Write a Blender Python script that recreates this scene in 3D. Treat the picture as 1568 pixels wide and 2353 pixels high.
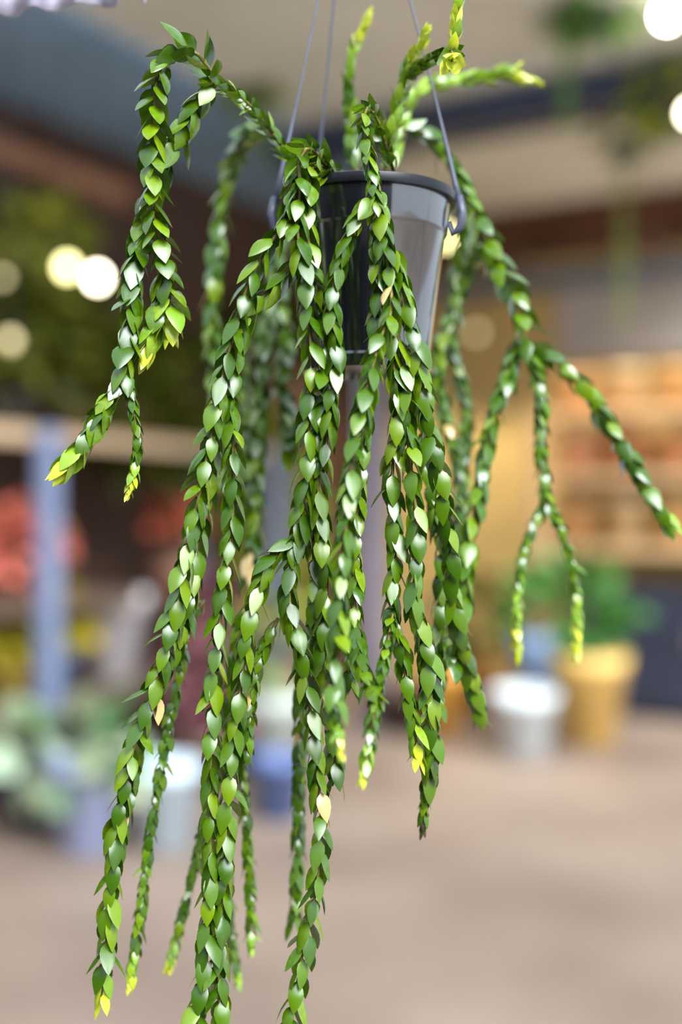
import bpy, math, random
import numpy as np
from mathutils import Vector, Matrix, Quaternion
from mathutils.bvhtree import BVHTree

for o in list(bpy.data.objects):
    bpy.data.objects.remove(o, do_unlink=True)
scene = bpy.context.scene
col = scene.collection
rng = random.Random(7)

# ------------------------------------------------------------------ camera, sky, exposure
FPX = 2600.0            # focal length in pixels of the 1568 x 2353 frame
CAM_H = 1.45
FOCUS = 0.72
cam_data = bpy.data.cameras.new('camera')
cam_data.sensor_fit = 'VERTICAL'
cam_data.sensor_height = 36.0
cam_data.sensor_width = 24.0
cam_data.lens = 36.0 * FPX / 2353.0
cam_data.clip_start = 0.02
cam_data.dof.use_dof = True
cam_data.dof.focus_distance = FOCUS
cam_data.dof.aperture_fstop = 1.55
cam = bpy.data.objects.new('camera', cam_data)
cam.location = (0, 0, CAM_H)
cam.rotation_euler = (math.radians(90), 0, 0)
col.objects.link(cam)
scene.camera = cam

world = bpy.data.worlds.new('overcast_sky')
scene.world = world
world.use_nodes = True
wn = world.node_tree.nodes
wn['Background'].inputs['Color'].default_value = (0.76, 0.87, 1.0, 1)
wn['Background'].inputs['Strength'].default_value = 0.62
# hazy sun from behind and a little to the right of the camera
sun_data = bpy.data.lights.new('hazy_sun', 'SUN')
sun_data.energy = 3.3
sun_data.angle = math.radians(38)
sun_data.color = (0.94, 0.98, 1.0)
sun = bpy.data.objects.new('hazy_sun', sun_data)
sun.rotation_euler = Vector((0.40, -0.80, 0.76)).to_track_quat('Z', 'Y').to_euler()
sun.location = (3, -5, 9)
col.objects.link(sun)

scene.view_settings.view_transform = 'Standard'
scene.view_settings.look = 'None'
scene.view_settings.gamma = 1.0
scene.view_settings.use_curve_mapping = False
scene.view_settings.exposure = 1.35

def P(px, py, d):
    """A point of the place: seen at this pixel, d metres in front of the camera."""
    return Vector(((px - 784) / FPX * d, d, CAM_H + (1176.5 - py) / FPX * d))

# ------------------------------------------------------------------ materials
def lin(c):
    return tuple(((x / 255) / 12.92 if x / 255 <= 0.04045 else ((x / 255 + 0.055) / 1.055) ** 2.4) for x in c)

def mat(name, c1, c2=None, scale=6.0, rough=0.6, bump=0.0, spec=0.5, metal=0.0, stretch=None):
    m = bpy.data.materials.new(name)
    m.use_nodes = True
    nt = m.node_tree
    b = nt.nodes['Principled BSDF']
    b.inputs['Roughness'].default_value = rough
    b.inputs['Specular IOR Level'].default_value = spec
    b.inputs['Metallic'].default_value = metal
    c2 = c2 or tuple(x * 0.85 for x in c1)
    tc = nt.nodes.new('ShaderNodeTexCoord')
    mp = nt.nodes.new('ShaderNodeMapping')
    if stretch:
        mp.inputs['Scale'].default_value = stretch
    nz = nt.nodes.new('ShaderNodeTexNoise')
    nz.inputs['Scale'].default_value = scale
    nz.inputs['Detail'].default_value = 4
    rp = nt.nodes.new('ShaderNodeValToRGB')
    rp.color_ramp.elements[0].position = 0.35
    rp.color_ramp.elements[1].position = 0.65
    rp.color_ramp.elements[0].color = (*lin(c2), 1)
    rp.color_ramp.elements[1].color = (*lin(c1), 1)
    L = nt.links.new
    L(tc.outputs['Object'], mp.inputs['Vector'])
    L(mp.outputs['Vector'], nz.inputs['Vector'])
    L(nz.outputs['Fac'], rp.inputs['Fac'])
    L(rp.outputs['Color'], b.inputs['Base Color'])
    if bump:
        bp = nt.nodes.new('ShaderNodeBump')
        bp.inputs['Strength'].default_value = bump
        bp.inputs['Distance'].default_value = 0.01
        L(nz.outputs['Fac'], bp.inputs['Height'])
        L(bp.outputs['Normal'], b.inputs['Normal'])
    return m

def glow(name, color, strength):
    m = bpy.data.materials.new(name)
    m.use_nodes = True
    b = m.node_tree.nodes['Principled BSDF']
    b.inputs['Base Color'].default_value = (*color, 1)
    b.inputs['Emission Color'].default_value = (*color, 1)
    b.inputs['Emission Strength'].default_value = strength
    return m

def leaf_material(name, rough, spec, transl):
    m = bpy.data.materials.new(name)
    m.use_nodes = True
    nt = m.node_tree
    L = nt.links.new
    b = nt.nodes['Principled BSDF']
    out = nt.nodes['Material Output']
    b.inputs['Roughness'].default_value = rough
    b.inputs['Specular IOR Level'].default_value = spec
    at = nt.nodes.new('ShaderNodeAttribute')
    at.attribute_name = 'tint'
    tc = nt.nodes.new('ShaderNodeTexCoord')
    nz = nt.nodes.new('ShaderNodeTexNoise')
    nz.inputs['Scale'].default_value = 260
    nz.inputs['Detail'].default_value = 3
    rm = nt.nodes.new('ShaderNodeMapRange')
    rm.inputs['From Min'].default_value = 0.3
    rm.inputs['From Max'].default_value = 0.7
    rm.inputs['To Min'].default_value = 0.8
    rm.inputs['To Max'].default_value = 1.15
    mx = nt.nodes.new('ShaderNodeMix')
    mx.data_type = 'RGBA'
    mx.blend_type = 'MULTIPLY'
    mx.inputs[0].default_value = 1.0
    L(tc.outputs['Object'], nz.inputs['Vector'])
    L(nz.outputs['Fac'], rm.inputs['Value'])
    L(at.outputs['Color'], mx.inputs[6])
    L(rm.outputs['Result'], mx.inputs[7])
    L(mx.outputs[2], b.inputs['Base Color'])
    bp = nt.nodes.new('ShaderNodeBump')
    bp.inputs['Strength'].default_value = 0.12
    bp.inputs['Distance'].default_value = 0.001
    L(nz.outputs['Fac'], bp.inputs['Height'])
    L(bp.outputs['Normal'], b.inputs['Normal'])
    tr = nt.nodes.new('ShaderNodeBsdfTranslucent')
    hs = nt.nodes.new('ShaderNodeHueSaturation')
    hs.inputs['Value'].default_value = 1.6
    L(mx.outputs[2], hs.inputs['Color'])
    L(hs.outputs['Color'], tr.inputs['Color'])
    ms = nt.nodes.new('ShaderNodeMixShader')
    ms.inputs['Fac'].default_value = transl
    L(b.outputs['BSDF'], ms.inputs[1])
    L(tr.outputs['BSDF'], ms.inputs[2])
    L(ms.outputs['Shader'], out.inputs['Surface'])
    return m

# ------------------------------------------------------------------ mesh helpers
class MB:
    def __init__(self):
        self.v, self.f, self.t = [], [], []
    def add(self, vs, fs, tint=None):
        n = len(self.v)
        self.v += [tuple(x) for x in vs]
        self.f += [tuple(i + n for i in f) for f in fs]
        if tint is not None:
            self.t += [tint] * len(vs)
        return self
    def box(self, c, size, rz=0.0):
        c = Vector(c); hx, hy, hz = size[0] / 2, size[1] / 2, size[2] / 2
        R = Matrix.Rotation(rz, 3, 'Z')
        vs = [c + R @ Vector((sx * hx, sy * hy, sz * hz)) for sx in (-1, 1) for sy in (-1, 1) for sz in (-1, 1)]
        return self.add(vs, [(0, 1, 3, 2), (4, 6, 7, 5), (0, 4, 5, 1), (2, 3, 7, 6), (0, 2, 6, 4), (1, 5, 7, 3)])
    def lathe(self, prof, c=(0, 0, 0), n=32, caps=True):
        c = Vector(c); vs = []; fs = []
        for r, z in prof:
            for k in range(n):
                a = 2 * math.pi * k / n
                vs.append(c + Vector((r * math.cos(a), r * math.sin(a), z)))
        for i in range(len(prof) - 1):
            for k in range(n):
                k2 = (k + 1) % n
                fs.append((i * n + k, i * n + k2, (i + 1) * n + k2, (i + 1) * n + k))
        if caps:
            if prof[0][0] > 1e-5: fs.append(tuple(range(n - 1, -1, -1)))
            if prof[-1][0] > 1e-5: fs.append(tuple((len(prof) - 1) * n + k for k in range(n)))
        return self.add(vs, fs)
    def tube(self, pts, rad, n=6, tint=None):
        pts = [Vector(p) for p in pts]
        if not hasattr(rad, '__len__'): rad = [rad] * len(pts)
        vs, fs = [], []
        T0 = (pts[1] - pts[0]).normalized()
        ref = T0.orthogonal().normalized()
        for i, p in enumerate(pts):
            T = (pts[min(i + 1, len(pts) - 1)] - pts[max(i - 1, 0)])
            T = T.normalized() if T.length > 1e-9 else T0
            ref = (ref - T * ref.dot(T)).normalized()
            bi = T.cross(ref)
            for k in range(n):
                a = 2 * math.pi * k / n
                vs.append(p + (ref * math.cos(a) + bi * math.sin(a)) * rad[i])
        for i in range(len(pts) - 1):
            for k in range(n):
                k2 = (k + 1) % n
                fs.append((i * n + k, i * n + k2, (i + 1) * n + k2, (i + 1) * n + k))
        fs.append(tuple(range(n - 1, -1, -1)))
        fs.append(tuple((len(pts) - 1) * n + k for k in range(n)))
        return self.add(vs, fs, tint)
    def mesh(self, name, m, smooth=False):
        me = bpy.data.meshes.new(name)
        me.from_pydata(self.v, [], self.f)
        if self.t:
            a = me.attributes.new('tint', 'FLOAT_COLOR', 'POINT')
            a.data.foreach_set('color', np.array([(*t, 1.0) for t in self.t], dtype=np.float32).ravel())
        if m: me.materials.append(m)
        if smooth:
            me.polygons.foreach_set('use_smooth', [True] * len(me.polygons))
        me.update()
        return me
    def build(self, name, m, parent=None, smooth=False, loc=None):
        o = bpy.data.objects.new(name, self.mesh(name, m, smooth))
        col.objects.link(o)
        if parent: o.parent = parent
        if loc is not None: o.location = loc
        return o

def tag(o, label=None, cat=None, group=None, kind=None):
    if label: o['label'] = label
    if cat: o['category'] = cat
    if group: o['group'] = group
    if kind: o['kind'] = kind
    return o

def empty(name, loc=(0, 0, 0)):
    o = bpy.data.objects.new(name, None)
    o.location = loc
    o.empty_display_size = 0.05
    col.objects.link(o)
    return o

# ------------------------------------------------------------------ the shed: two walls meeting in a far corner, roof, floor
C = Vector((0.2, 9.8, 0))
U = Vector((-0.5, -0.866, 0))        # along the left wall, towards us
V = Vector((0.866, -0.5, 0))         # along the right wall, towards us
ROOF_Z = 3.75
YU = math.atan2(U.y, U.x)
YV = math.atan2(V.y, V.x)
def W(a, b, z=0.0):
    return C + U * a + V * b + Vector((0, 0, z))

M = {}
M['floor'] = mat('worn_concrete', (142, 125, 112), (118, 101, 90), 0.9, 0.55, 0.05)
M['roof'] = mat('taupe_roof_sheet', (242, 242, 232), (230, 230, 218), 1.5, 0.6)
M['slate'] = mat('slate_blue_paint', (152, 190, 226), (136, 174, 212), 1.2, 0.5)
M['navy'] = mat('navy_paint', (52, 66, 96), (42, 54, 80), 2, 0.5)
M['brown'] = mat('dark_brown_board', (92, 64, 50), (70, 48, 38), 3, 0.7, 0.1, stretch=(1, 1, 0.2))
M['red_brown'] = mat('red_brown_timber', (120, 78, 52), (92, 58, 40), 3, 0.6)
M['tan_trim'] = mat('tan_trim', (190, 136, 100), (170, 120, 88), 3, 0.6)
M['ochre'] = mat('ochre_board', (232, 204, 136), (214, 180, 110), 2.5, 0.7, 0.1, stretch=(1, 1, 0.2))
M['grey_blue'] = mat('grey_blue_trim', (128, 136, 146), (112, 120, 130), 2, 0.5)
M['offwhite'] = mat('off_white_panel', (196, 188, 178), (182, 172, 162), 2, 0.6)
M['wood'] = mat('shelf_wood', (206, 172, 130), (180, 144, 104), 4, 0.6, 0.1, stretch=(0.3, 0.3, 2))
M['post'] = mat('periwinkle_steel', (116, 128, 156), (102, 114, 142), 3, 0.4)
M['lav'] = mat('lavender_grey_steel', (128, 118, 130), (112, 104, 116), 3, 0.4)
M['dark'] = mat('dark_cabinet_paint', (44, 48, 66), (34, 36, 50), 3, 0.5)

fl = MB().box((0, 6, -0.05), (24, 24, 0.1)).build('floor', M['floor'])
tag(fl, 'pinkish grey worn concrete floor', None, kind='structure')

# wall boards, each its own piece
wl = empty('wall_left', W(2.7, 0)); tag(wl, 'dark brown boarded wall behind the plant shelves', kind='structure')
bd = MB().box((0, 0, ROOF_Z / 2), (0.292, 0.04, ROOF_Z)).mesh('board', M['brown'])
for k in range(22):
    o = bpy.data.objects.new('board', bd); col.objects.link(o); o.parent = wl
    o.location = W(0.15 + 0.3 * k, -0.03 - 0.006 * (k % 2)) - wl.location; o.rotation_euler.z = YU
MB().box((0, 0, 0), (6.6, 0.02, ROOF_Z)).build('wall_backing', M['brown'], wl, loc=W(3.3, -0.075, ROOF_Z / 2) - wl.location).rotation_euler.z = YU
wr = empty('wall_right', W(0, 2.4)); tag(wr, 'ochre boarded back wall behind the pot shelves', kind='structure')
bd2 = MB().box((0, 0, ROOF_Z / 2), (0.292, 0.04, ROOF_Z)).mesh('board', M['ochre'])
for k in range(16):
    o = bpy.data.objects.new('board', bd2); col.objects.link(o); o.parent = wr
    o.location = W(-0.03 - 0.006 * (k % 2), 0.15 + 0.3 * k) - wr.location; o.rotation_euler.z = YV
MB().box((0, 0, 0), (4.8, 0.02, ROOF_Z)).build('wall_backing', M['ochre'], wr, loc=W(-0.075, 2.4, ROOF_Z / 2) - wr.location).rotation_euler.z = YV

def bar(name, a0, b0, a1, b1, z, w, h, m, label, kind='structure', parent=None):
    p0, p1 = W(a0, b0, z), W(a1, b1, z)
    d = p1 - p0
    o = MB().box((0, 0, 0), (d.length, w, h)).build(name, m, parent, loc=(p0 + p1) / 2)
    o.rotation_euler.z = math.atan2(d.y, d.x)
    if not parent: tag(o, label, kind=kind)
    return o
bar('trim_1', 3.1, 0.02, 5.4, 0.02, 3.42, 0.06, 0.13, M['tan_trim'], 'tan timber rail high on the dark brown wall')
bar('trim_2', 0.05, 0, 0.05, 4.0, 3.58, 0.16, 0.26, M['red_brown'], 'red brown timber wall plate under the roof')
bar('trim_3', 0.03, 0, 0.03, 4.0, 3.27, 0.05, 0.16, M['grey_blue'], 'grey blue rail below the red brown timber')
pn = bar('trim_4', 0.02, 1.75, 0.02, 4.0, 2.9, 0.04, 0.56, M['offwhite'], 'off-white board high on the back wall')

wf = MB()  # unseen fence added to keep the left of the black pot dark
for k in range(17):
    wf.box((-3.0 + .3 * k + .15, -2.5 - .008 * (k % 2), 1.3), (.29, .05, 2.6))
for k in range(22):
    if k != 7:  # board left out so a bright streak reflects in the pot
        wf.box((-3.05 - .008 * (k % 2), -2.5 + .3 * k + .15, 1.3), (.05, .29, 2.6))
M['fence'] = mat('unseen_fence_black', (34, 34, 40), (26, 26, 30), 4, 0.9)
wf = wf.build('unseen_fence', M['fence']); tag(wf, 'dark boarded fence behind the viewer', kind='structure')

# roof: ribbed sheets laid side by side, a slate blue strip along the left wall, a navy cross beam
ce = empty('ceiling', W(2.7, 2.4, ROOF_Z)); tag(ce, 'taupe ribbed metal roof seen from below', kind='structure')
def sheet_mesh(w, l):
    mb = MB(); n = 5; xs = []
    for k in range(n):
        x = -w / 2 + w * k / n
        xs += [(x, 0), (x + w / n * 0.62, 0), (x + w / n * 0.70, 0.035), (x + w / n * 0.92, 0.035)]
    xs.append((w / 2, 0))
    vs = [(x, s * l / 2, z) for s in (-1, 1) for x, z in xs] + [(x, s * l / 2, z + 0.004) for s in (-1, 1) for x, z in xs]
    m = len(xs); fs = []
    for i in range(m - 1):
        fs += [(i, m + i, m + i + 1, i + 1), (2 * m + i, 2 * m + i + 1, 3 * m + i + 1, 3 * m + i)]
    return mb.add(vs, fs).mesh('roof_sheet', M['roof'])
sm = sheet_mesh(0.85, 2.95)
for k in range(6):
    o = bpy.data.objects.new('roof_sheet', sm); col.objects.link(o); o.parent = ce
    o.location = W(0.425 + 0.85 * k, 1.05 + 1.475, ROOF_Z) - ce.location
    o.rotation_euler.z = YU
bar('trim_5', 0, 0.5, 5.1, 0.5, ROOF_Z + 0.0, 1.15, 0.05, M['slate'], 'slate blue soffit strip along the left wall')
bar('trim_6', 2.72, 0.9, 2.72, 4.0, ROOF_Z - 0.1, 0.3, 0.16, M['navy'], 'navy steel beam crossing under the roof')
bar('trim_7', 0.4, 0.9, 0.4, 4.0, ROOF_Z - 0.06, 0.14, 0.12, M['red_brown'], 'brown purlin next to the back wall')

# ------------------------------------------------------------------ background plants, pots and shelves
FOL = leaf_material('shrub_leaf', 0.45, 0.4, 0.15)
def leaf_quad(L, w):
    return [(0, 0, 0), (L * .35, w * .5, L * .05), (L * .75, w * .38, L * .04), (L, 0, -L * .08), (L * .75, -w * .38, L * .04), (L * .35, -w * .5, L * .05), (L * .5, 0, 0)], \
           [(0, 6, 1), (1, 6, 2), (2, 6, 3), (3, 6, 4), (4, 6, 5), (5, 6, 0)]
def foliage(parent, c, rad, n, L, w, tints, seed=0, name='foliage', droop=0.2):
    """Leaves spread through an ellipsoid about c (local to the parent), pointing outwards."""
    r = random.Random(seed); mb = MB(); q, fs = leaf_quad(L, w)
    for i in range(n):
        d = Vector((r.gauss(0, 1), r.gauss(0, 1), r.gauss(0, 1))).normalized()
        s = 0.35 + 0.65 * r.random() ** 0.5
        p = Vector(c) + Vector((d.x * rad[0], d.y * rad[1], d.z * rad[2])) * s
        dirv = (d + Vector((r.uniform(-.5, .5), r.uniform(-.5, .5), r.uniform(-.3, .5) - droop))).normalized()
        rot = dirv.to_track_quat('X', 'Z') @ Quaternion((1, 0, 0), r.uniform(-1.2, 1.2))
        k = r.uniform(.7, 1.2)
        t = r.choice(tints); j = r.uniform(.8, 1.15)
        mb.add([p + rot @ (Vector(x) * k) for x in q], fs, tuple(x * j for x in t))
    o = mb.build(name, FOL, parent, smooth=True)
    o['kind'] = 'stuff'
    return o
G_DARK = [lin((74, 80, 10)), lin((58, 66, 6)), lin((90, 92, 20))]
G_MID = [lin((110, 156, 70)), lin((84, 134, 60)), lin((136, 176, 86))]
G_YEL = [lin((160, 166, 50)), lin((132, 140, 40)), lin((178, 178, 70))]
G_PALE = [lin((148, 168, 140)), lin((128, 154, 124)), lin((162, 174, 136)), lin((84, 120, 76))]
RED = [lin((206, 84, 66)), lin((190, 60, 52)), lin((216, 110, 84)), lin((90, 100, 40))]
CORAL = [lin((244, 140, 122)), lin((232, 116, 100)), lin((240, 150, 130)), lin((150, 120, 70))]
YELLOW = [lin((212, 196, 60)), lin((196, 176, 44)), lin((150, 150, 50))]
MAROON = [lin((140, 84, 94)), lin((116, 66, 74)), lin((156, 108, 114))]

def pot_profile(r, h):
    return [(0.001, 0), (r * .72, 0), (r * .95, h * .82), (r * 1.04, h * .83), (r * 1.06, h), (r * .94, h), (r * .9, h * .86), (r * .86, h * .8)]
_pm = {}
def potmat(rgb):
    if rgb not in _pm:
        _pm[rgb] = mat('glaze_%d_%d_%d' % rgb, rgb, tuple(x * .9 for x in rgb), 5, 0.45)
    return _pm[rgb]
M['soil'] = mat('potting_soil', (56, 42, 32), (36, 26, 20), 60, 0.95, 0.5)
def potted(name, label, cat, loc, r, h, rgb, leaves=None, group=None, seed=1):
    """A pot standing at loc, with soil and a plant if asked for."""
    t = empty(name, loc); tag(t, label, cat, group)
    p = MB().lathe(pot_profile(r, h), n=28, caps=False).build('pot', potmat(rgb), t, smooth=True)
    MB().lathe([(0.001, h * .845), (r * .87, h * .84)], n=24, caps=False).build('soil', M['soil'], t)
    if leaves:
        c, rad, n, L, w, tints = leaves
        sb = MB(); rr = random.Random(seed + 50)
        for k in range(5):
            top = Vector(c) + Vector((rr.uniform(-.5, .5) * rad[0], rr.uniform(-.5, .5) * rad[1], rr.uniform(-.2, .5) * rad[2]))
            sb.tube([(rr.uniform(-.3, .3) * r, rr.uniform(-.3, .3) * r, h * .8), (Vector((0, 0, h)) + top) / 2, top], [0.008, 0.006, 0.004], 5)
        sb.build('stalk', M['stalk'], t)
        foliage(t, c, rad, n, L, w, tints, seed)
    return t
M['stalk'] = mat('green_brown_stalk', (96, 98, 52), (78, 70, 40), 20, 0.7)

def floor_at(px, py):
    d = CAM_H * FPX / (py - 1176.5)
    return Vector(((px - 784) / FPX * d, d, 0)), d

# floor pots, left
p, d = floor_at(205, 1952)
potted('potted_caladium', 'pale leaved plant in a lilac blue pot on the floor at left', 'potted plant', p, 0.17, 0.40, (184, 196, 240),
       ((-.1, 0, .44), (.28, .2, .15), 60, .19, .15, G_PALE), seed=3)
p, d = floor_at(382, 1945)
potted('planter_pot', 'pale icy blue floor pot beside the lilac blue pot', 'pot', p, 0.15, 0.37, (206, 224, 236), None)
p, d = floor_at(118, 1935)
potted('nursery_pot', 'dark navy floor pot half behind the lilac blue pot', 'pot', p + Vector((-.17, .27, 0)), 0.12, 0.2, (48, 58, 96), None)
p, d = floor_at(640, 1880)
potted('planter_pot', 'dusky blue pot on the floor behind the long green strands', 'pot', p, 0.13, 0.30, (96, 116, 168), None)
p, d = floor_at(628, 1830)
potted('potted_shrub', 'whitish pot with pale green and yellow leaves behind the dusky blue pot', 'potted plant', p + Vector((0, .2, 0)), 0.16, 0.5, (206, 214, 206),
       ((0, 0, .74), (.2, .18, .22), 70, .14, .09, G_YEL + G_PALE), seed=5)
p, d = floor_at(478, 1815)
potted('potted_shrub', 'maroon leaved plant in a brown pot on the floor behind the leftmost strands', 'potted plant', p, 0.15, 0.3, (132, 100, 86),
       ((0, 0, .56), (.15, .15, .28), 110, .15, .08, MAROON), seed=6)
p, d = floor_at(545, 1775)
potted('potted_shrub', 'small green bush in a grey pot on the floor near the wall', 'potted plant', p, 0.14, 0.26, (120, 112, 108),
       ((.03, 0, .42), (.12, .12, .16), 80, .11, .07, G_DARK + G_MID), seed=61)
# floor pots, right
p, d = floor_at(1355, 1708)
potted('potted_shrub', 'leafy green shrub in a mustard yellow pot on the floor at right', 'potted plant', p, 0.225, 0.56, (244, 200, 112),
       ((-.1, .22, .80), (.38, .26, .27), 150, .2, .1, [lin((70, 124, 48)), lin((50, 100, 36)), lin((90, 146, 70))]), seed=8)
p, d = floor_at(1205, 1733)
potted('planter_pot', 'white round pot on the floor next to the mustard yellow pot', 'pot', p, 0.19, 0.38, (232, 240, 244), None)
p, d = floor_at(1226, 1705)
potted('planter_pot', 'slate blue tall pot standing behind the white pot', 'pot', p, 0.13, 0.68, (122, 146, 178), None)
p, d = floor_at(1020, 1700)
potted('planter_pot', 'orange floor pot partly hidden by the dark tipped strand', 'pot', p, 0.13, 0.46, (226, 164, 70), None)
p, d = floor_at(930, 1680)
potted('nursery_pot', 'dark brown low pot on the floor left of the orange pot', 'pot', p, 0.2, 0.3, (84, 62, 56), None)
p, d = floor_at(1090, 1640)
potted('potted_shrub', 'dark green bush in an orange clay pot near the back wall', 'potted plant', p, 0.17, 0.36, (206, 130, 60),
       ((0, 0, .68), (.26, .22, .3), 130, .14, .08, G_DARK), seed=9)
# left shelf unit
def a_for(px, b):
    q = (px - 784) / FPX
    return ((.2 + .866 * b) - q * (9.8 - .5 * b)) / (.5 - q * .866)
def b_for(px, a):
    q = (px - 784) / FPX
    return (q * (9.8 - .866 * a) - .2 + .5 * a) / (.866 + .5 * q)
def shelf_unit(name, label, along_u, s0, s1, off, depth, levels, m_post, m_boards, posts, spans=None):
    at = (lambda s, o, z: W(s, o, z)) if along_u else (lambda s, o, z: W(o, s, z))
    base = at((s0 + s1) / 2, off, 0)
    t = empty(name, base); tag(t, label, 'shelf')
    rz = YU if along_u else YV
    for lv, (z, m_board) in enumerate(zip(levels, m_boards)):
        nb = 3
        c0, c1 = spans[lv] if spans else (s0, s1)
        for k in range(nb):
            o = MB().box((0, 0, 0), (c1 - c0, depth / nb - .008, .045)).build('shelf_board', m_board, t, loc=at((c0 + c1) / 2, off + (k - 1) * depth / nb, z - .0225) - base)
            o.rotation_euler.z = rz
        o = MB().box((0, 0, 0), (c1 - c0, .03, .07)).build('shelf_edge', m_board, t, loc=at((c0 + c1) / 2, off + depth / 2 + .016, z - .035) - base)
        o.rotation_euler.z = rz
    for s in posts:
        for o_ in (-1, 1):
            o = MB().box((0, 0, max(levels) / 2), (.09, .07, max(levels))).build('post', m_post, t, loc=at(s, off + o_ * (depth / 2 + .068) , 0) - base)
            o.rotation_euler.z = rz
    return t
LZ = (0.55, 1.05, 1.84)
SB = 0.62
M['palewood'] = mat('weathered_shelf_wood', (184, 158, 126), (160, 134, 104), 4, 0.7, 0.1, stretch=(0.3, 0.3, 2))
M['darkwood'] = mat('dark_shelf_wood', (96, 76, 60), (74, 58, 46), 4, 0.7, 0.1, stretch=(0.3, 0.3, 2))
shelf_unit('plant_shelf', 'wooden plant shelf with periwinkle posts along the dark brown wall', True, 2.75, 5.15, SB, 0.5, LZ, M['post'],
           (M['darkwood'], M['darkwood'], M['palewood']), (2.8, a_for(112, SB + .32)), ((2.75, 5.15), (4.05, 5.15), (2.75, 5.15)))
ls = [
 # px, level, name, label, r, h, rgb, leaves
 (40, 1, 'potted_flower', 'coral flowers in a clay pot on the middle left shelf', .13, .12, (206, 110, 90), ((0, 0, .24), (.22, .18, .17), 200, .1, .09, CORAL)),
 (405, 0, 'potted_flower', 'red flowers in a tall terracotta pot on the low left shelf', .11, .62, (150, 104, 84), ((0, 0, .86), (.13, .12, .08), 90, .09, .06, RED)),
 (25, 0, 'potted_flower', 'yellow flowers in a tan pot at the left end of the low shelf', .11, .16, (206, 176, 80), ((0, 0, .32), (.18, .17, .12), 120, .1, .08, YELLOW)),
 (130, 0, 'potted_flower', 'yellow flowers in a blue pot on the low left shelf', .11, .2, (110, 130, 170), ((0, 0, .34), (.17, .17, .12), 120, .1, .08, YELLOW)),
 (262, 0, 'planter_pot', 'large white pot on the low left shelf', .18, .47, (236, 228, 230), None),
 (500, 0, 'potted_shrub', 'dark red leaved plant in a plum pot on the low left shelf', .11, .2, (130, 82, 88), ((0, 0, .34), (.18, .17, .16), 110, .13, .08, MAROON)),
 (35, 2, 'potted_shrub', 'dark bushy plant in a black pot nearest the left end of the top shelf', .13, .16, (50, 46, 44), ((0, 0, .48), (.26, .2, .32), 260, .15, .08, G_DARK)),
 (160, 2, 'potted_shrub', 'dark bushy plant in a brown pot on the top shelf by the periwinkle post', .13, .16, (86, 64, 52), ((0, 0, .46), (.26, .2, .32), 260, .15, .08, G_DARK)),
 (300, 2, 'potted_shrub', 'dark olive bush in a tan pot on the middle of the top shelf', .13, .16, (130, 100, 70), ((0, 0, .22), (.28, .26, .42), 360, .15, .08, G_DARK)),
 (430, 2, 'potted_shrub', 'mid green bush in a clay pot on the top shelf behind the left strands', .13, .16, (150, 92, 66), ((0, 0, .22), (.28, .26, .42), 360, .15, .08, G_DARK + G_MID[:1])),
]
for i, (px, lv, nm, lab, r, h, rgb, lf) in enumerate(ls):
    potted(nm, lab, 'pot' if lf is None else 'potted plant', W(a_for(px, SB), SB, LZ[lv]), r, h, rgb, lf, 'plants on the left shelf', 20 + i)

potted('tall_shrub', 'tall yellow green shrub in a terracotta pot beside the end of the plant shelf', 'potted plant', W(a_for(632, .5), .5), 0.2, 0.4, (176, 104, 76),
       ((0, 0, 1.4), (.26, .22, .75), 420, .16, .08, G_YEL), seed=10)
# right shelf unit with clay pots, dark cabinet below it
RZ = (1.22, 1.74, 2.2)
shelf_unit('pot_shelf', 'wooden shelf rack of clay pots against the ochre wall', False, b_for(1255, .38), 4.15, 0.38, 0.46, RZ, M['wood'], (M['wood'],) * 3, (b_for(1255, .38) + .05, 4.1))
tones = [((226, 178, 120), 'orange'), ((222, 158, 110), 'terracotta'), ((228, 200, 152), 'sand'), ((226, 168, 132), 'pinkish clay'), ((230, 184, 118), 'amber'), ((200, 134, 92), 'brown clay')]
place = ['lowest', 'middle', 'top']
ordn = ['first', 'second', 'third', 'fourth', 'fifth', 'sixth', 'seventh']
k = 0
for lv, z in enumerate(RZ):
    for j in range(6):
        rgb, tn = tones[(j * 2 + lv * 3 + j // 3) % 6]
        potted('clay_pot', '%s pot, %s from the left on the %s rack shelf' % (tn, ordn[j], place[lv]), 'pot', W(.38, b_for(1255, .38) + .26 + .36 * j, z),
               .135 + .015 * ((j + lv) % 3), (.3, .26, .27)[lv] + .02 * (j % 2), rgb, None, 'clay pots on the right shelf rack')
CBB = 3.05
cb = empty('cabinet', W(.42, CBB)); tag(cb, 'dark navy low cabinet on the floor under the clay pot rack', 'cabinet')
o = MB().box((0, 0, .48), (1.9, .46, .88)).box((0, 0, .02), (1.8, .4, .04)).build('body', M['dark'], cb); o.rotation_euler.z = YV
for s in (-.47, .47):
    o = MB().box((0, 0, 0), (.9, .02, .8)).build('door', M['dark'], cb, loc=W(.42 + .245, CBB + s, .48) - cb.location); o.rotation_euler.z = YV
    h = MB().box((0, 0, 0), (.02, .03, .14)).build('handle', M['lav'], o, loc=(.36 * (-1 if s > 0 else 1), -.022, .1))

# steel column in the middle distance
sc_ = empty('steel_column', P(866, 1176.5, 7.7) - Vector((0, 0, CAM_H))); tag(sc_, 'lavender grey steel column standing on the concrete floor', 'column')
MB().box((0, 0, ROOF_Z / 2 - .02), (.17, .17, ROOF_Z - .06)).build('shaft', M['lav'], sc_)
MB().box((0, 0, .015), (.3, .3, .03)).build('base_plate', M['lav'], sc_)

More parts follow.
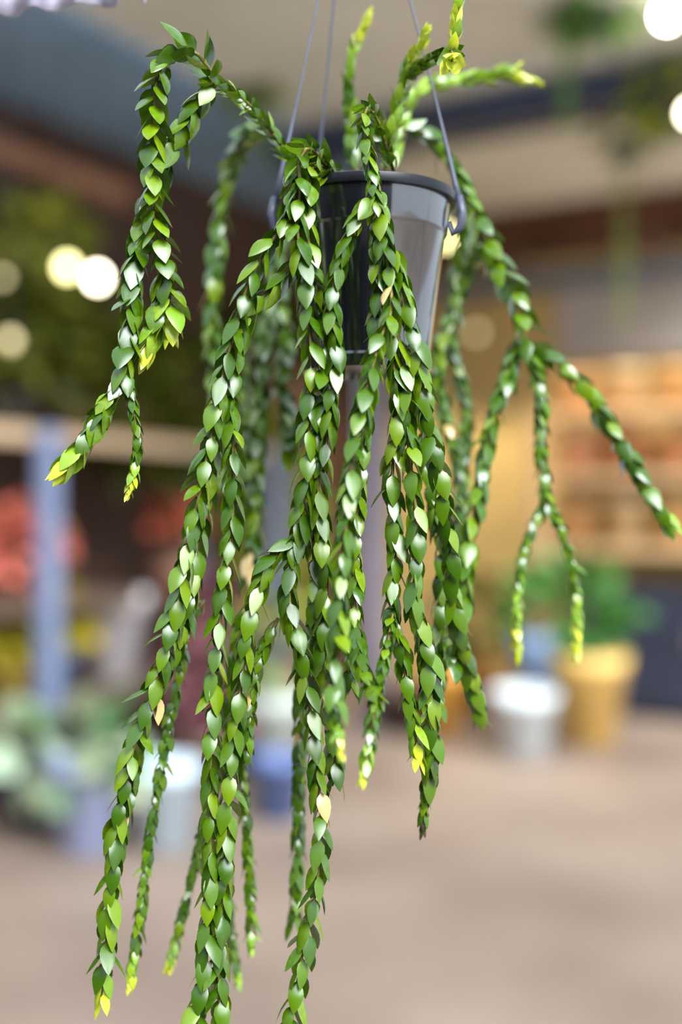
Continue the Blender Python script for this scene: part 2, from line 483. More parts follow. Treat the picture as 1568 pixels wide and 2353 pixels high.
# lamps added to brighten the back wall; brown shades blend with the beam
M['shade'] = mat('brown_enamel', (104, 72, 52), (88, 60, 44), 6, 0.5)
for nm_, b_ in (('behind the black pot', .75), ('over the left end of the pot rack', 1.75), ('over the right end of the pot rack', 2.75)):
    p = W(1.0, b_, 3.34)
    t = empty('added_wall_lamp', p); tag(t, 'brown enamel cone lamp added to light the back wall, hung high ' + nm_, 'lamp', 'cone lamps added to light the back wall')
    MB().lathe([(.105, -.16), (.03, -.01), (.02, .03), (.001, .035), (.001, .02), (.022, -.012), (.099, -.16), (.105, -.16)], n=24, caps=False).build('lamp_shade', M['shade'], t, smooth=True)
    MB().tube([(0, 0, .03), (0, 0, ROOF_Z - p.z - .005)], .005, 6).build('cord', M['shade'], t)
    ld = bpy.data.lights.new('added_wall_light', 'SPOT'); ld.energy = 46; ld.spot_size = math.radians(128); ld.spot_blend = .6
    ld.color = (1.0, .87, .66); ld.shadow_soft_size = .012
    lo = bpy.data.objects.new('added_wall_light', ld); col.objects.link(lo); lo.parent = t; lo.location = (0, 0, -.06)

# string-light bulbs hung from the roof
BULB = glow('warm_bulb_glass', (1.0, 0.88, 0.62), 10.0)
BULB_DIM = glow('dim_bulb_glass', (0.9, 0.8, 0.35), 5.0)
BULB_FAINT = glow('faint_bulb_glass', (0.9, 0.75, 0.4), 0.7)
BULB_HOT = glow('bright_bulb_glass', (1.0, 0.93, 0.76), 22.0)
M['cord'] = mat('black_cord', (30, 30, 34), None, 10, 0.6)
def bulb(px, py, d, m, r, label):
    p = P(px, py, d)
    t = empty('hanging_bulb', p); tag(t, label, 'lamp', 'bulbs hanging from the shed roof')
    MB().lathe([(0.001, -r), (r * .6, -r * .8), (r, 0), (r * .8, r * .7), (r * .45, r * 1.15)], n=16, caps=False).build('glass_bulb', m, t, smooth=True)
    MB().lathe([(r * .5, r * 1.1), (r * .55, r * 2.2), (r * .3, r * 2.4)], n=12).build('socket', M['cord'], t)
    MB().tube([(0, 0, r * 2.3), (0, 0, ROOF_Z - p.z - .01)], .004, 6).build('cord', M['cord'], t)
bulb(224, 640, 5.45, BULB, .034, 'bright round bulb among the yellow green basket leaves at left')
bulb(154, 616, 5.45, BULB_DIM, .034, 'dimmer bulb just left of the bright round bulb')
bulb(5, 645, 5.45, BULB_FAINT, .03, 'bulb at the left border of the picture')
bulb(1533, 38, 4.95, BULB_HOT, .034, 'brightest bulb at the top right corner under the roof')
bulb(1588, 262, 5.3, BULB, .03, 'bulb at the right border below the brightest bulb')
bulb(1022, 545, 7.6, BULB_DIM, .04, 'cream bulb beside the right edge of the black pot')
bulb(1095, 765, 7.6, BULB_FAINT, .03, 'faint bulb right of the black pot near the forked strand')
bulb(24, 785, 5.2, BULB_FAINT, .03, 'low bulb at the left border before the dark bushes')

# hanging baskets in the background
M['basket'] = mat('dark_green_basket', (46, 66, 58), (34, 48, 44), 8, 0.5)
def basket(px, py, d, r, label, tints, n, L, strands, seed):
    p = P(px, py, d)
    t = empty('hanging_basket', p); tag(t, label, 'potted plant', 'hanging baskets under the roof')
    MB().lathe([(0.001, -r * .9), (r * .6, -r * .85), (r * .95, 0), (r * 1.02, .01), (r * .9, 0), (0.001, -.02)], n=24, caps=False).build('pot', M['basket'], t, smooth=True)
    ap = Vector((0, 0, ROOF_Z - p.z - .02))
    for k in range(3):
        a = 2.1 * k + .5
        MB().tube([(r * math.cos(a), r * math.sin(a), 0), (0, 0, min(.5, ap.z))], .004, 5).build('hanger_wire', M['cord'], t)
    MB().tube([(0, 0, min(.49, ap.z * .9)), ap], .004, 5).build('cord', M['cord'], t)
    foliage(t, (0, 0, .05), (r * 1.5, r * 1.5, r * 1.1), n, L, L * .6, tints, seed)
    rr = random.Random(seed)
    for (dx, ln) in strands:
        mb = MB(); q, fs = leaf_quad(.06, .035)
        ax = Vector((dx, -.02, -.02))
        mb.tube([ax * .6, ax + Vector((0, 0, -.05)), ax + Vector((0, 0, -ln))], .006, 5, tints[0])
        nl = int(ln / .014)
        for i in range(nl):
            a = i * 2.4
            dirv = Vector((math.cos(a), math.sin(a), -1.0)).normalized()
            rot = dirv.to_track_quat('X', 'Z')
            pp = ax + Vector((0, 0, -.03 - ln * i / nl))
            mb.add([pp + rot @ Vector(x) for x in q], fs, rr.choice(tints))
        o = mb.build('trailing_strand', FOL, t, smooth=True); o['kind'] = 'stuff'
G_SAGE = [lin((150, 168, 96)), lin((130, 150, 80)), lin((164, 176, 110))]
basket(100, 575, 6.15, .16, 'yellow green leafy basket hanging near the left bulbs', G_YEL, 260, .13, [], 31)
basket(610, 760, 6.9, .16, 'dark leafy basket hanging behind the left strands', G_DARK, 220, .13, [], 35)
basket(570, 190, 6.2, .13, 'pale green basket with a short strand behind the left arch', G_MID + G_YEL, 150, .12, [(.12, .36)], 36)
basket(1370, 20, 5.2, .13, 'green basket with one short trailing strand by the brightest bulb', G_MID, 170, .12, [(-.14, .5)], 32)
basket(1440, 330, 6.4, .10, 'sage basket with one long trailing strand at right', G_SAGE, 60, .09, [(-.02, .98)], 33)
basket(1530, 250, 5.75, .11, 'dark basket with yellow leaves at the right border', [lin((190, 190, 50)), lin((164, 168, 40)), lin((80, 110, 50))], 110, .12, [], 34)

# ------------------------------------------------------------------ rail above the plant, with a white cloth on it (mostly above the frame)
RAIL_Z = 2.02
rail = empty('hanging_rail', (-.9, .80, 0)); tag(rail, 'grey steel rail on posts from which the potted plant hangs', 'rail')
M['steel'] = mat('galvanised_steel', (150, 154, 160), (130, 134, 140), 12, 0.4, metal=.6)
MB().tube([(-.05, 0, RAIL_Z), (2.0, 0, RAIL_Z)], .011, 12).build('rail_pipe', M['steel'], rail, smooth=True)
for x in (-.03, 1.98):
    MB().tube([(x, 0, 0), (x, 0, RAIL_Z + .02)], .014, 12).build('post', M['steel'], rail, smooth=True)
    MB().lathe([(.06, 0), (.06, .008), (.02, .02)], (x, 0, 0), 16).build('foot', M['steel'], rail)
M['cloth'] = mat('white_lilac_cloth', (226, 220, 240), (206, 198, 222), 30, 0.8, 0.2)
cm = MB(); nx = 44; nz_ = 8
vs = []
for s in (0, 1):
    for i in range(nx + 1):
        px = -80 + 410 * i / nx
        e = 33 - 31 * max(0.0, (px + 40) / 330) ** 1.1 + 2.2 * math.sin(px * .075) + 1.3 * math.sin(px * .19 + 1)
        if px > 230: e += 9 * math.exp(-((px - 262) / 22) ** 2)
        b = P(px, e, .815)
        for j in range(nz_ + 1):
            f = j / nz_
            z = b.z + (RAIL_Z + .013 - b.z) * f
            y = .80 + .014 + .006 * math.sin(px * .06 + f) * (1 - f)
            vs.append((b.x, y + .0022 * s, z))
fs = []; N1 = (nx + 1) * (nz_ + 1)
for i in range(nx):
    for j in range(nz_):
        a = i * (nz_ + 1) + j
        fs += [(a, a + nz_ + 1, a + nz_ + 2, a + 1), (N1 + a, N1 + a + 1, N1 + a + nz_ + 2, N1 + a + nz_ + 1)]
    a = i * (nz_ + 1)
    fs.append((a, N1 + a, N1 + a + nz_ + 1, a + nz_ + 1))
cl = cm.add(vs, fs).build('hanging_cloth', M['cloth'], smooth=True)
tag(cl, 'white cloth with a frayed lower edge at the top left corner', 'cloth')

# ------------------------------------------------------------------ the hanging plant: pot
POT_D = 0.80
rim_c = P(843, 452, POT_D)
bot_c = P(843, 858, POT_D)
POT = Vector((rim_c.x, POT_D, bot_c.z))
H = rim_c.z - bot_c.z
plant = empty('hanging_potted_plant', POT)
tag(plant, 'trailing plant with glossy overlapping green leaves in a black hanging pot', 'potted plant')
M['blackpot'] = mat('glossy_black_plastic', (20, 20, 28), (15, 15, 22), 40, 0.3, spec=0.5)
M['blackpot'].node_tree.nodes['Principled BSDF'].inputs['Coat Weight'].default_value = 1.0
M['blackpot'].node_tree.nodes['Principled BSDF'].inputs['Coat IOR'].default_value = 2.3
M['blackpot'].node_tree.nodes['Principled BSDF'].inputs['Coat Roughness'].default_value = 0.07
M['rim'] = mat('black_plastic_rim', (24, 24, 32), (18, 18, 26), 40, 0.38, spec=0.4)
M['wire'] = mat('grey_blue_plastic_wire', (84, 88, 106), (70, 74, 92), 20, 0.4)
R0 = .0615
prof = [(.001, .004), (.040, .004), (.0425, 0), (.0455, 0), (.0462, .008), (.0445, .010), (.0450, .014),
        (.0548, H - .030), (.0560, H - .0285), (.0566, H - .027), (.0592, H - .006), (.0592, H - .004), (.0572, H - .004), (.0540, H - .03), (.0440, .008), (.001, .008)]
MB().lathe(prof, n=64, caps=False).build('pot', M['blackpot'], plant, smooth=True)
MB().lathe([(.0594, H - .0062), (.0628, H - .0066), (.0634, H - .004), (.0630, H - .0005), (.0610, H + .0005), (.0575, H - .0005), (.0570, H - .004), (.0590, H - .0062)], n=64, caps=False).build('rim', M['rim'], plant, smooth=True)
MB().lathe([(.001, H - .012), (.03, H - .011), (.0565, H - .014)], n=40, caps=False).build('soil', M['soil'], plant)
for obj in (c for c in plant.children if c.name.startswith('pot') or c.name.startswith('rim')):
    md = obj.modifiers.new('edge', 'EDGE_SPLIT'); md.split_angle = math.radians(40)
# hanger: three straps clipped on the rim, meeting in a hook over the rail
apex = P(803, -460, POT_D) - POT
hook = []
rl = RAIL_Z - POT.z
for k in range(15):
    a = -math.pi / 2 + 2 * math.pi * .78 * k / 14
    hook.append((apex.x, .0 + .0145 * math.cos(a) * 1.0, rl + .0145 * math.sin(a)))
hook = [(apex.x, 0, apex.z - .004), (apex.x, 0.0, rl - .02)] + hook
MB().tube(hook, .0016, 8).build('hook', M['wire'], plant, smooth=True)
def wire(ang, mid=0.0):
    c, s = math.cos(ang), math.sin(ang)
    rimp = Vector((c * .0652, s * .0652, H - .006))
    pts, rad = [], []
    for k in range(25):
        f = k / 24
        p = apex.lerp(rimp, f)
        bow = math.sin(math.pi * f) * mid
        pts.append(p + Vector((c, s, 0)) * bow)
        rad.append(.0008 + (.0012 * max(0, (f - .72) / .28)))
    w = MB().tube(pts, rad, 8).build('hanger_wire', M['wire'], plant, smooth=True)
    MB().tube([rimp + Vector((0, 0, .004)), rimp + Vector((c * .002, s * .002, -.008)), rimp + Vector((c * .0005, s * .0005, -.018)), rimp + Vector((-c * .005, -s * .005, -.022)), rimp + Vector((-c * .0075, -s * .0075, -.015))],
              [.0024, .0034, .003, .0022, .0016], 10).build('rim_clip', M['wire'], w, smooth=True)
wire(math.radians(-8), .004)
wire(math.radians(186), -.004)
wire(math.radians(128), -.003)

# ------------------------------------------------------------------ the hanging plant: strands
LEAF = leaf_material('glossy_fern_leaf', 0.25, 0.85, 0.12)
STEM = mat('olive_stem', (128, 120, 54), (98, 84, 44), 200, 0.6)

LT = .88
T_GREEN = [lin((70, 106, 4)), lin((60, 96, 4)), lin((84, 120, 6)), lin((96, 130, 8)), lin((116, 146, 14))]
T_TIP = [lin((196, 206, 50)), lin((182, 198, 44)), lin((210, 214, 84))]
T_GREEN = [tuple(x * LT for x in t) for t in T_GREEN]
T_MIDTIP = [lin((122, 160, 40)), lin((140, 172, 44))]
T_DEAD = lin((214, 184, 122))

def leaf_shape(width, curl, cup, bend):
    st = [(0, .05), (.07, .10), (.2, .78), (.36, 1.0), (.55, .93), (.74, .66), (.9, .28), (1.0, .0)]
    vs, fs = [], []
    cols = (-1, -.5, 0, .5, 1)
    for t, w in st[:-1]:
        for c in cols:
            y = c * w * width / 2
            z = bend * math.sin(math.pi * min(1, t * 1.05)) - curl * t * t - cup * (c * c) * w * width + (-.022 * w if c == 0 else 0)
            vs.append((t, y, z))
    vs.append((1.0, 0, bend * math.sin(math.pi) - curl))
    n = len(st) - 1
    for i in range(n - 1):
        for k in range(4):
            a = i * 5 + k
            fs.append((a, a + 5, a + 6, a + 1))
    for k in range(4):
        fs.append(((n - 1) * 5 + k, n * 5, (n - 1) * 5 + k + 1))
    return [Vector(v) for v in vs], fs
SHAPES = [leaf_shape(.46, .03, .07, .05), leaf_shape(.51, .08, .12, .08), leaf_shape(.43, -.03, .05, .04), leaf_shape(.48, .12, .09, .07)]

def catmull(pts, step):
    out = []
    n = len(pts)
    for i in range(n - 1):
        p0, p1, p2, p3 = pts[max(i - 1, 0)], pts[i], pts[i + 1], pts[min(i + 2, n - 1)]
        m = max(2, int((p2 - p1).length / step))
        for k in range(m):
            t = k / m
            out.append(.5 * ((2 * p1) + (p2 - p0) * t + (2 * p0 - 5 * p1 + 4 * p2 - p3) * t * t + (3 * p1 - p0 - 3 * p2 + p3) * t ** 3))
    out.append(pts[-1])
    return out

# each strand: (width px, tip: 'y' yellow / 'g' green / 'n' none / 'd' dark, points (px, py, depth behind the focus plane in m))
def Z(z, *pp):
    return [(x, y, z) for x, y in pp]
STRANDS = [
 # left arch
 (42, 'n', [(700, 392, .06), (655, 345, .05), (610, 285, .045), (560, 228, .03), (493, 187, .012)]),
 (86, 'y', [(493, 187, .012), (470, 140, .005), (430, 112, 0), (385, 128, 0), (360, 185, 0), (353, 260, 0), (350, 350, 0), (350, 430, 0), (354, 500, .002), (372, 580, .004), (385, 650, .008), (392, 720, .012), (394, 770, .014)]),
 (52, 'y', [(372, 620, .01), (366, 700, .012), (348, 770, .012), (330, 825, .012)]),
 (60, 'n', [(493, 187, .012), (460, 232, .014), (428, 285, .016), (392, 345, .018), (360, 420, .018), (335, 500, .014), (318, 570, .01), (306, 650, .008), (298, 730, .006), (292, 800, .006), (288, 862, .006)]),
 (54, 'y', [(288, 862, .006), (250, 920, .004), (215, 980, .002), (172, 1045, 0), (135, 1085, 0)]),
 (34, 'y', [(288, 862, .006), (305, 930, .006), (316, 1010, .006), (308, 1080, .006), (295, 1135, .006)]),
 # blurred arch behind it
 (52, 'n', [(612, 288, .09), (572, 308, .15), (540, 372, .18), (515, 445, .19), (502, 530, .19), (494, 620, .19), (488, 720, .19), (490, 820, .18), (498, 900, .17), (505, 1000, .15), (512, 1100, .14)]),
 # centre-left clump over the rim
 (70, 'n', [(790, 396, .05), (755, 388, .035), (735, 360, .02), (708, 340, .006), (688, 372, -.004), (690, 440, -.008), (682, 510, -.01), (690, 570, -.012), (705, 650, -.012), (712, 750, -.012), (715, 850, -.01), (712, 950, -.008), (706, 1050, -.006), (700, 1150, -.004), (688, 1240, 0)]),
 (58, 'n', [(760, 392, .045), (730, 380, .02), (712, 400, .004), (712, 470, -.002), (708, 540, -.002), (722, 620, -.004), (745, 700, -.006), (752, 780, -.008), (745, 870, -.006), (738, 960, -.004), (732, 1050, -.004), (732, 1150, -.004), (742, 1250, -.004), (752, 1330, -.002), (748, 1420, 0), (742, 1500, .002), (752, 1600, .006), (764, 1690, .006), (772, 1790, .006)]),
 (66, 'y', [(690, 360, .012), (672, 440, 0), (655, 510, -.006), (612, 572, -.006), (572, 650, -.006), (548, 730, -.006), (522, 820, -.006), (505, 900, -.005), (488, 985, -.004), (470, 1080, -.004), (450, 1175, -.004), (428, 1275, -.004), (410, 1370, -.004), (382, 1480, 0), (345, 1600, .004), (310, 1710, .006), (285, 1820, .008), (267, 1930, .01), (254, 2050, .012), (245, 2150, .014), (238, 2240, .016), (233, 2305, .018)]),
 (48, 'n', [(445, 1300, .008), (428, 1400, .008), (400, 1500, .01), (360, 1590, .014), (325, 1690, .016), (300, 1800, .016), (272, 1930, .018)]),
 (58, 'n', [(682, 590, .004), (640, 650, .004), (592, 695, .004), (560, 760, .004), (540, 840, .004), (532, 930, .002), (536, 1010, .0), (536, 1100, 0), (534, 1200, 0), (522, 1290, 0), (512, 1380, 0), (498, 1480, 0), (490, 1580, 0), (487, 1680, 0), (484, 1780, 0), (484, 1880, 0), (484, 1990, 0), (478, 2090, 0), (472, 2190, 0), (460, 2290, 0), (448, 2400, 0)]),
 (54, 'n', [(498, 930, .014), (490, 1010, .014), (478, 1110, .014), (462, 1210, .014), (445, 1310, .012), (432, 1400, .012)]),
 (58, 'n', [(688, 1240, 0), (655, 1255, -.002), (618, 1300, -.004), (588, 1370, -.004), (572, 1450, -.004), (558, 1540, -.002), (548, 1630, 0), (535, 1720, 0), (525, 1820, 0), (520, 1920, 0), (515, 2020, .002), (508, 2140, .002), (503, 2240, .002), (506, 2345, .002)]),
 (30, 'y', [(500, 2240, .004), (512, 2300, .004), (516, 2345, .004)]),
 (60, 'n', [(690, 1180, 0), (672, 1280, 0), (664, 1370, -.002), (680, 1450, -.004), (698, 1530, -.004), (714, 1640, -.004), (726, 1750, -.004), (737, 1850, -.004), (738, 1950, -.004), (725, 2050, -.004), (710, 2130, -.004), (692, 2210, -.004), (678, 2290, -.004), (660, 2400, -.004)]),
 (46, 'n', [(712, 1180, .01), (722, 1290, .01), (722, 1390, .01), (712, 1480, .012), (700, 1560, .012)]),
 (42, 'n', [(640, 1420, .016), (612, 1480, .016), (590, 1540, .016), (572, 1640, .016), (566, 1740, .018)]),
 # centre front arch
 (44, 'n', [(905, 392, .05), (885, 330, .035), (868, 275, .02), (845, 248, .008), (836, 285, 0), (846, 350, -.004), (858, 420, -.008), (862, 470, -.01)]),
 (50, 'n', [(862, 450, -.008), (835, 480, -.01), (808, 535, -.012), (782, 600, -.014), (765, 670, -.016), (764, 740, -.016), (772, 810, -.014), (764, 890, -.012), (757, 970, -.012), (745, 1060, -.01)]),
 (60, 'n', [(868, 430, -.004), (880, 500, -.006), (886, 580, -.008), (898, 650, -.012), (898, 720, -.018), (872, 785, -.026), (852, 860, -.032), (832, 940, -.038), (815, 1030, -.044), (806, 1110, -.048), (797, 1190, -.052), (790, 1270, -.056), (783, 1350, -.06), (778, 1450, -.064), (772, 1540, -.068), (770, 1620, -.072)]),
 (36, 'y', [(772, 1560, -.07), (774, 1650, -.074), (785, 1735, -.078)]),
 (48, 'n', [(862, 500, .004), (868, 580, 0), (872, 650, -.004), (866, 720, -.004), (862, 800, -.006), (850, 890, -.01), (840, 960, -.012)]),
 (54, 'n', [(900, 560, -.002), (924, 650, -.004), (942, 735, -.006), (960, 810, -.006), (972, 890, -.004), (984, 960, 0), (998, 1035, .004), (1016, 1120, .01), (1028, 1200, .016), (1036, 1300, .024), (1045, 1400, .034), (1062, 1480, .05), (1086, 1570, .07), (1104, 1655, .085)]),
 (54, 'n', [(896, 700, -.004), (900, 800, -.004), (912, 880, -.004), (916, 960, -.004), (905, 1040, -.002), (902, 1120, 0), (908, 1210, 0), (908, 1300, 0), (900, 1390, 0), (905, 1450, 0)]),
 (54, 'n', [(915, 770, -.002), (930, 850, -.004), (936, 940, -.006), (940, 1030, -.008), (950, 1120, -.008), (958, 1200, -.008), (955, 1290, -.006), (952, 1370, -.006), (968, 1440, -.002), (988, 1530, 0), (992, 1620, .004), (990, 1700, .01), (985, 1780, .018)]),
 (34, 'd', [(985, 1760, .018), (978, 1840, .026), (972, 1910, .03)]),
 (46, 'y', [(905, 1420, 0), (925, 1500, 0), (936, 1580, 0), (950, 1660, .002), (963, 1750, .004)]),
 (40, 'y', [(965, 1440, .002), (975, 1530, .004), (985, 1620, .006), (992, 1690, .008)]),
 (46, 'n', [(842, 940, .0), (832, 1040, .0), (826, 1130, .0), (818, 1220, .0), (818, 1320, .0), (816, 1400, -.004), (824, 1480, -.014), (838, 1550, -.03), (862, 1600, -.045)]),
 (38, 'n', [(905, 1400, .0), (893, 1470, -.02), (880, 1540, -.035), (868, 1600, -.045)]),
 (40, 'y', [(868, 1590, -.046), (858, 1660, -.055), (846, 1730, -.06), (833, 1795, -.065)]),
 (44, 'n', [(800, 1100, .012), (790, 1200, .012), (800, 1300, .012), (795, 1400, .012), (800, 1500, .012), (806, 1580, .012)]),
 (46, 'n', [(975, 880, .04), (975, 980, .045), (985, 1080, .05), (1000, 1180, .05), (1015, 1290, .055), (1010, 1400, .06), (1000, 1520, .06), (1008, 1620, .06)]),
 # upright shoots
 (42, 'n', [(820, 396, .1), (812, 330, .12), (804, 260, .12), (802, 190, .12)]),
 (32, 'Y', [(802, 190, .12), (808, 130, .12), (828, 80, .12), (848, 32, .12)]),
 (42, 'l', [(885, 396, .07), (900, 310, .07), (918, 235, .068), (932, 175, .065)]),
 (36, 'Y', [(932, 185, .065), (940, 145, .06), (962, 112, .055), (980, 68, .05)]),
 (40, 'n', [(932, 180, .065), (965, 152, .05), (1000, 130, .03), (1040, 122, .015)]),
 (38, 'A', [(1038, 128, .015), (1044, 90, .012), (1050, 40, .01), (1056, -30, .01), (1064, -90, .01)]),
 (62, 'Y', [(1040, 118, .012), (1040, 132, 0), (1038, 142, -.014)]),
 (40, 'l', [(900, 396, .11), (915, 320, .13), (932, 240, .14), (962, 206, .15), (1010, 190, .16), (1090, 176, .17), (1160, 166, .17)]),
 (26, 'Y', [(1150, 166, .17), (1200, 178, .17), (1245, 192, .17)]),
 (24, 'Y', [(1150, 168, .17), (1175, 162, .17), (1194, 150, .17)]),
 # right arm
 (46, 'n', [(925, 300, .12), (960, 300, .13), (1000, 330, .14), (1045, 385, .14), (1080, 450, .14)]),
 (84, 'n', [(1070, 435, .14), (1100, 510, .14), (1135, 590, .14), (1175, 660, .14), (1198, 730, .14), (1212, 795, .14)]),
 (48, 'g', [(1212, 795, .14), (1262, 822, .14), (1312, 862, .14), (1362, 915, .14), (1402, 975, .135), (1442, 1045, .13), (1480, 1110, .125), (1518, 1170, .12), (1550, 1215, .12)]),
 (42, 'n', [(1212, 795, .14), (1235, 855, .14), (1244, 930, .14), (1244, 1020, .14), (1250, 1100, .14), (1258, 1160, .14)]),
 (33, 'Y', [(1258, 1150, .14), (1226, 1210, .14), (1200, 1290, .14), (1190, 1380, .14), (1188, 1450, .14), (1192, 1512, .14)]),
 (33, 'Y', [(1258, 1150, .14), (1286, 1210, .14), (1311, 1290, .145), (1325, 1380, .15), (1326, 1450, .15), (1327, 1515, .15)]),
 (52, 'n', [(1195, 770, .15), (1168, 860, .14), (1140, 940, .13), (1120, 1030, .12), (1104, 1115, .11), (1086, 1195, .10), (1076, 1280, .09), (1068, 1360, .08), (1056, 1440, .07), (1040, 1520, .06)]),
 (46, 'n', [(1065, 440, .16), (1066, 520, .18), (1055, 600, .2), (1048, 680, .2), (1035, 740, .2), (1012, 800, .19), (1005, 870, .18)]),
 (44, 'n', [(1120, 560, .16), (1090, 600, .19), (1062, 660, .2), (1040, 730, .2), (1042, 800, .2), (1060, 870, .2), (1072, 940, .2), (1070, 1020, .19), (1064, 1110, .18), (1058, 1190, .17), (1062, 1260, .16), (1052, 1340, .14)]),
 (44, 'n', [(1020, 760, .18), (1010, 850, .18), (1022, 950, .18), (1050, 1060, .17), (1062, 1160, .16), (1040, 1260, .14), (1020, 1360, .13), (1018, 1460, .12), (1010, 1560, .1)]),
 # rear and lower blurred strands
 (36, 'y', [(470, 1380, .04), (432, 1440, .045), (415, 1540, .05), (394, 1640, .05), (374, 1740, .05), (358, 1840, .05), (342, 1940, .05), (326, 2070, .05), (310, 2180, .05), (297, 2272, .05)]),
 (32, 'y', [(520, 1700, .05), (490, 1820, .06), (462, 1930, .07), (440, 2020, .075), (416, 2120, .08), (386, 2235, .08)]),
 (34, 'g', [(552, 1650, .06), (558, 1780, .07), (566, 1900, .075), (574, 2030, .08), (577, 2185, .08)]),
 (34, 'g', [(518, 1850, .08), (522, 1960, .09), (524, 2060, .1), (532, 2160, .1), (548, 2262, .1)]),
 (42, 'n', [(690, 1500, .06), (692, 1620, .07), (690, 1740, .075), (686, 1850, .08), (686, 1960, .08), (682, 2050, .08), (676, 2120, .08)]),
 (50, 'n', [(760, 420, .16), (690, 440, .19), (650, 520, .2), (628, 640, .2), (612, 760, .2), (602, 860, .19), (598, 960, .18), (590, 1060, .17), (586, 1160, .16), (580, 1260, .14), (572, 1340, .13)]),
 (50, 'n', [(720, 420, .17), (668, 460, .2), (640, 560, .22), (645, 680, .22), (655, 780, .22), (650, 860, .2), (660, 950, .18), (672, 1040, .14)]),
 (44, 'n', [(620, 700, .2), (570, 780, .22), (560, 880, .22), (570, 980, .2), (560, 1080, .18), (556, 1180, .16)]),
 (42, 'n', [(560, 1400, .04), (540, 1500, .05), (528, 1620, .06), (530, 1740, .06)]),
]
leaves = []      # (strand index, matrix basis, shape, tint, size)
stems = []
px_m = FOCUS / FPX
for si, (wpx, tip, pts) in enumerate(STRANDS):
    r = random.Random(100 + si)
    ctrl = [P(x, y, FOCUS + z) - POT for x, y, z in pts]
    line = catmull(ctrl, .004)
    arc = [0.0]
    for i in range(1, len(line)):
        arc.append(arc[-1] + (line[i] - line[i - 1]).length)
    total = arc[-1]
    # rotation-minimising frames
    T = [(line[min(i + 1, len(line) - 1)] - line[max(i - 1, 0)]).normalized() for i in range(len(line))]
    n0 = Vector((0, -1, 0)); n0 = (n0 - T[0] * n0.dot(T[0])).normalized()
    Nn = [n0]
    for i in range(1, len(line)):
        n = Nn[-1] - T[i] * Nn[-1].dot(T[i])
        Nn.append(n.normalized())
    wpx *= 1.18
    px_m = FOCUS / FPX * (1 + sum(q[2] for q in pts) / len(pts) / FOCUS)
    w = wpx * px_m
    Lf = max(30, min(74, (1.18 if wpx > 54 else .98) * wpx)) * px_m
    theta0 = math.asin(min(.72, (w / 2 - .0016) / Lf))
    pitch = Lf * (.29 if si in (1, 2, 3, 4) else .37 if wpx > 54 else .31)
    rs = .0014 if wpx > 46 else .0011
    stems.append((line, [rs * (1 - .45 * a / total) for a in arc], tip))
    s = pitch * .3; j = 0; phase = r.uniform(0, 6.28); i = 0
    while s < total:
        while i < len(arc) - 2 and arc[i + 1] < s: i += 1
        f = (s - arc[i]) / max(1e-9, arc[i + 1] - arc[i])
        p = line[i].lerp(line[i + 1], f); t = T[i].lerp(T[i + 1], f).normalized()
        n = Nn[i] - t * Nn[i].dot(t); n.normalize(); bi = t.cross(n)
        to_end = (total - s) / (60 * px_m)
        for side in (0, 1):
            a = phase + j * (math.pi / 2 + .22) + side * math.pi + r.gauss(0, .16)
            nn = n * math.cos(a) + bi * math.sin(a)
            th = theta0 * r.uniform(.7, 1.28) + r.gauss(0, .05)
            size = Lf * r.uniform(.84, 1.14)
            if r.random() < .03: th += .45
            tint = r.choice(T_GREEN)
            if tip in 'yY':
                lim = 1.1 if tip == 'y' else 2.0
                if to_end < lim * .75: tint = r.choice(T_TIP)
                elif to_end < lim * 1.5: tint = r.choice(T_MIDTIP)
            if tip == 'A': tint = r.choice(T_TIP + T_MIDTIP + T_TIP); th *= .7
            if tip == 'l': tint = r.choice(T_MIDTIP + T_GREEN[4:])
            if tip == 'g' and to_end < 1: tint = r.choice(T_MIDTIP)
            if tip == 'd' and to_end < .6: tint = lin((60, 56, 34))
            if tip in 'yYgd':
                k = max(.0, min(1, to_end / 1.0)); size *= .5 + .5 * k; th *= .7 + .3 * k
            if r.random() < .005: tint = T_DEAD
            jt = r.uniform(.88, 1.12); tint = tuple(x * jt for x in tint)
            d = (t * math.cos(th) + nn * math.sin(th)).normalized()
            # leaves hang a little under their own weight
            d = (d + Vector((0, 0, -.10))).normalized()
            up = (nn - d * nn.dot(d)).normalized()
            y = up.cross(d)
            ro = r.gauss(0, .16)
            wide = 1.25 if si in (1, 2, 3, 4) and to_end > 1 else 1.0
            up2 = up * math.cos(ro) + y * math.sin(ro); y2 = up2.cross(d) * wide
            b = p + nn * rs * .8
            mtx = Matrix(((d.x * size, y2.x * size, up2.x * size, b.x), (d.y * size, y2.y * size, up2.y * size, b.y), (d.z * size, y2.z * size, up2.z * size, b.z), (0, 0, 0, 1)))
            leaves.append((si, mtx, r.randrange(4), tint, size))
        s += pitch * r.uniform(.9, 1.1) * (.62 if tip in 'yYgd' and to_end < 1 else 1)
        j += 1

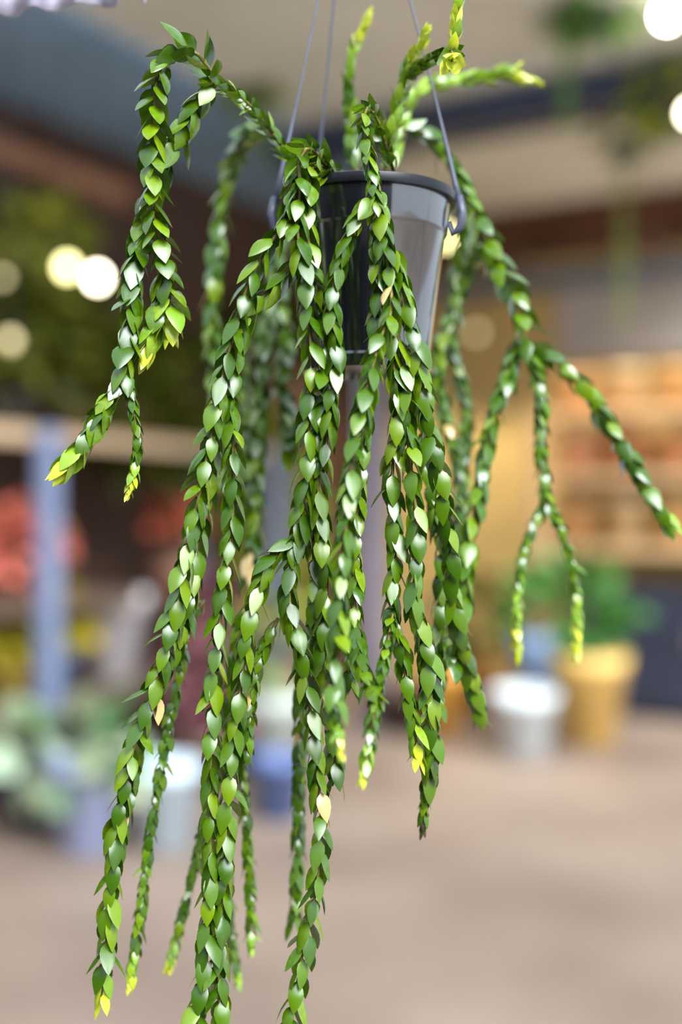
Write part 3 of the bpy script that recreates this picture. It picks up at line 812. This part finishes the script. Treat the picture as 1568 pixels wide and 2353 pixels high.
# which leaves show largest: cast rays from the camera to a few points of each leaf
allv, allf, owner = [], [], []
for li, (si, mtx, sh, tint, size) in enumerate(leaves):
    vs, fs = SHAPES[sh]; n = len(allv)
    allv += [mtx @ v for v in vs]
    allf += [tuple(i + n for i in f) for f in fs]
    owner += [li] * len(fs)
bvh = BVHTree.FromPolygons(allv, allf)
eye = Vector((0, 0, CAM_H)) - POT
score = []
for li, (si, mtx, sh, tint, size) in enumerate(leaves):
    z3 = Vector((mtx[0][2], mtx[1][2], mtx[2][2])).normalized()
    seen = 0
    for q in ((.25, .1, .1), (.4, -.14, .1), (.4, .14, .1), (.62, 0, .08), (.82, 0, .02)):
        t = mtx @ Vector(q); dv = t - eye
        wp = t + POT
        if abs(wp.x / wp.y) > 784 / FPX or abs((wp.z - CAM_H) / wp.y) > 1176 / FPX: continue
        hit = bvh.ray_cast(eye, dv.normalized(), dv.length * 1.02)
        if hit[2] is not None and owner[hit[2]] == li: seen += 1
    c = mtx @ Vector((.5, 0, 0)); vd = (eye - c).normalized()
    dep = (c + POT).y
    score.append(seen * (size / dep) ** 2 * abs(z3.dot(vd)) / (1 + 6 * abs(dep - FOCUS)))
order = sorted(range(len(leaves)), key=lambda i: -score[i])
single = set(order[:300])

stem_obj = {}
for si, (line, rad, tip) in enumerate(stems):
    stem_obj[si] = MB().tube(line[::2] if len(line) > 5 else line, rad[::2] if len(line) > 5 else rad, 6).build('stem', STEM, plant, smooth=True)
# leaf meshes shared between alike leaves: four shapes in a few tints
palette = T_GREEN + T_MIDTIP + T_TIP + [T_DEAD, lin((60, 56, 34))]
leaf_me = {}
def leaf_mesh(sh, tint):
    k = min(range(len(palette)), key=lambda i: sum((palette[i][c] - tint[c]) ** 2 for c in range(3)))
    if (sh, k) not in leaf_me:
        vs, fs = SHAPES[sh]
        leaf_me[(sh, k)] = MB().add(vs, fs, palette[k]).mesh('leaf', LEAF, True)
    return leaf_me[(sh, k)]
rest = MB()
for li, (si, mtx, sh, tint, size) in enumerate(leaves):
    if li in single:
        o = bpy.data.objects.new('leaf', leaf_mesh(sh, tint))
        col.objects.link(o); o.parent = stem_obj[si]; o.matrix_local = mtx
    else:
        vs, fs = SHAPES[sh]
        rest.add([mtx @ v for v in vs], fs, tint)
ro = rest.build('foliage', LEAF, plant, smooth=True)
ro['kind'] = 'stuff'
print('leaves', len(leaves), 'tris approx', len(leaves) * 56)
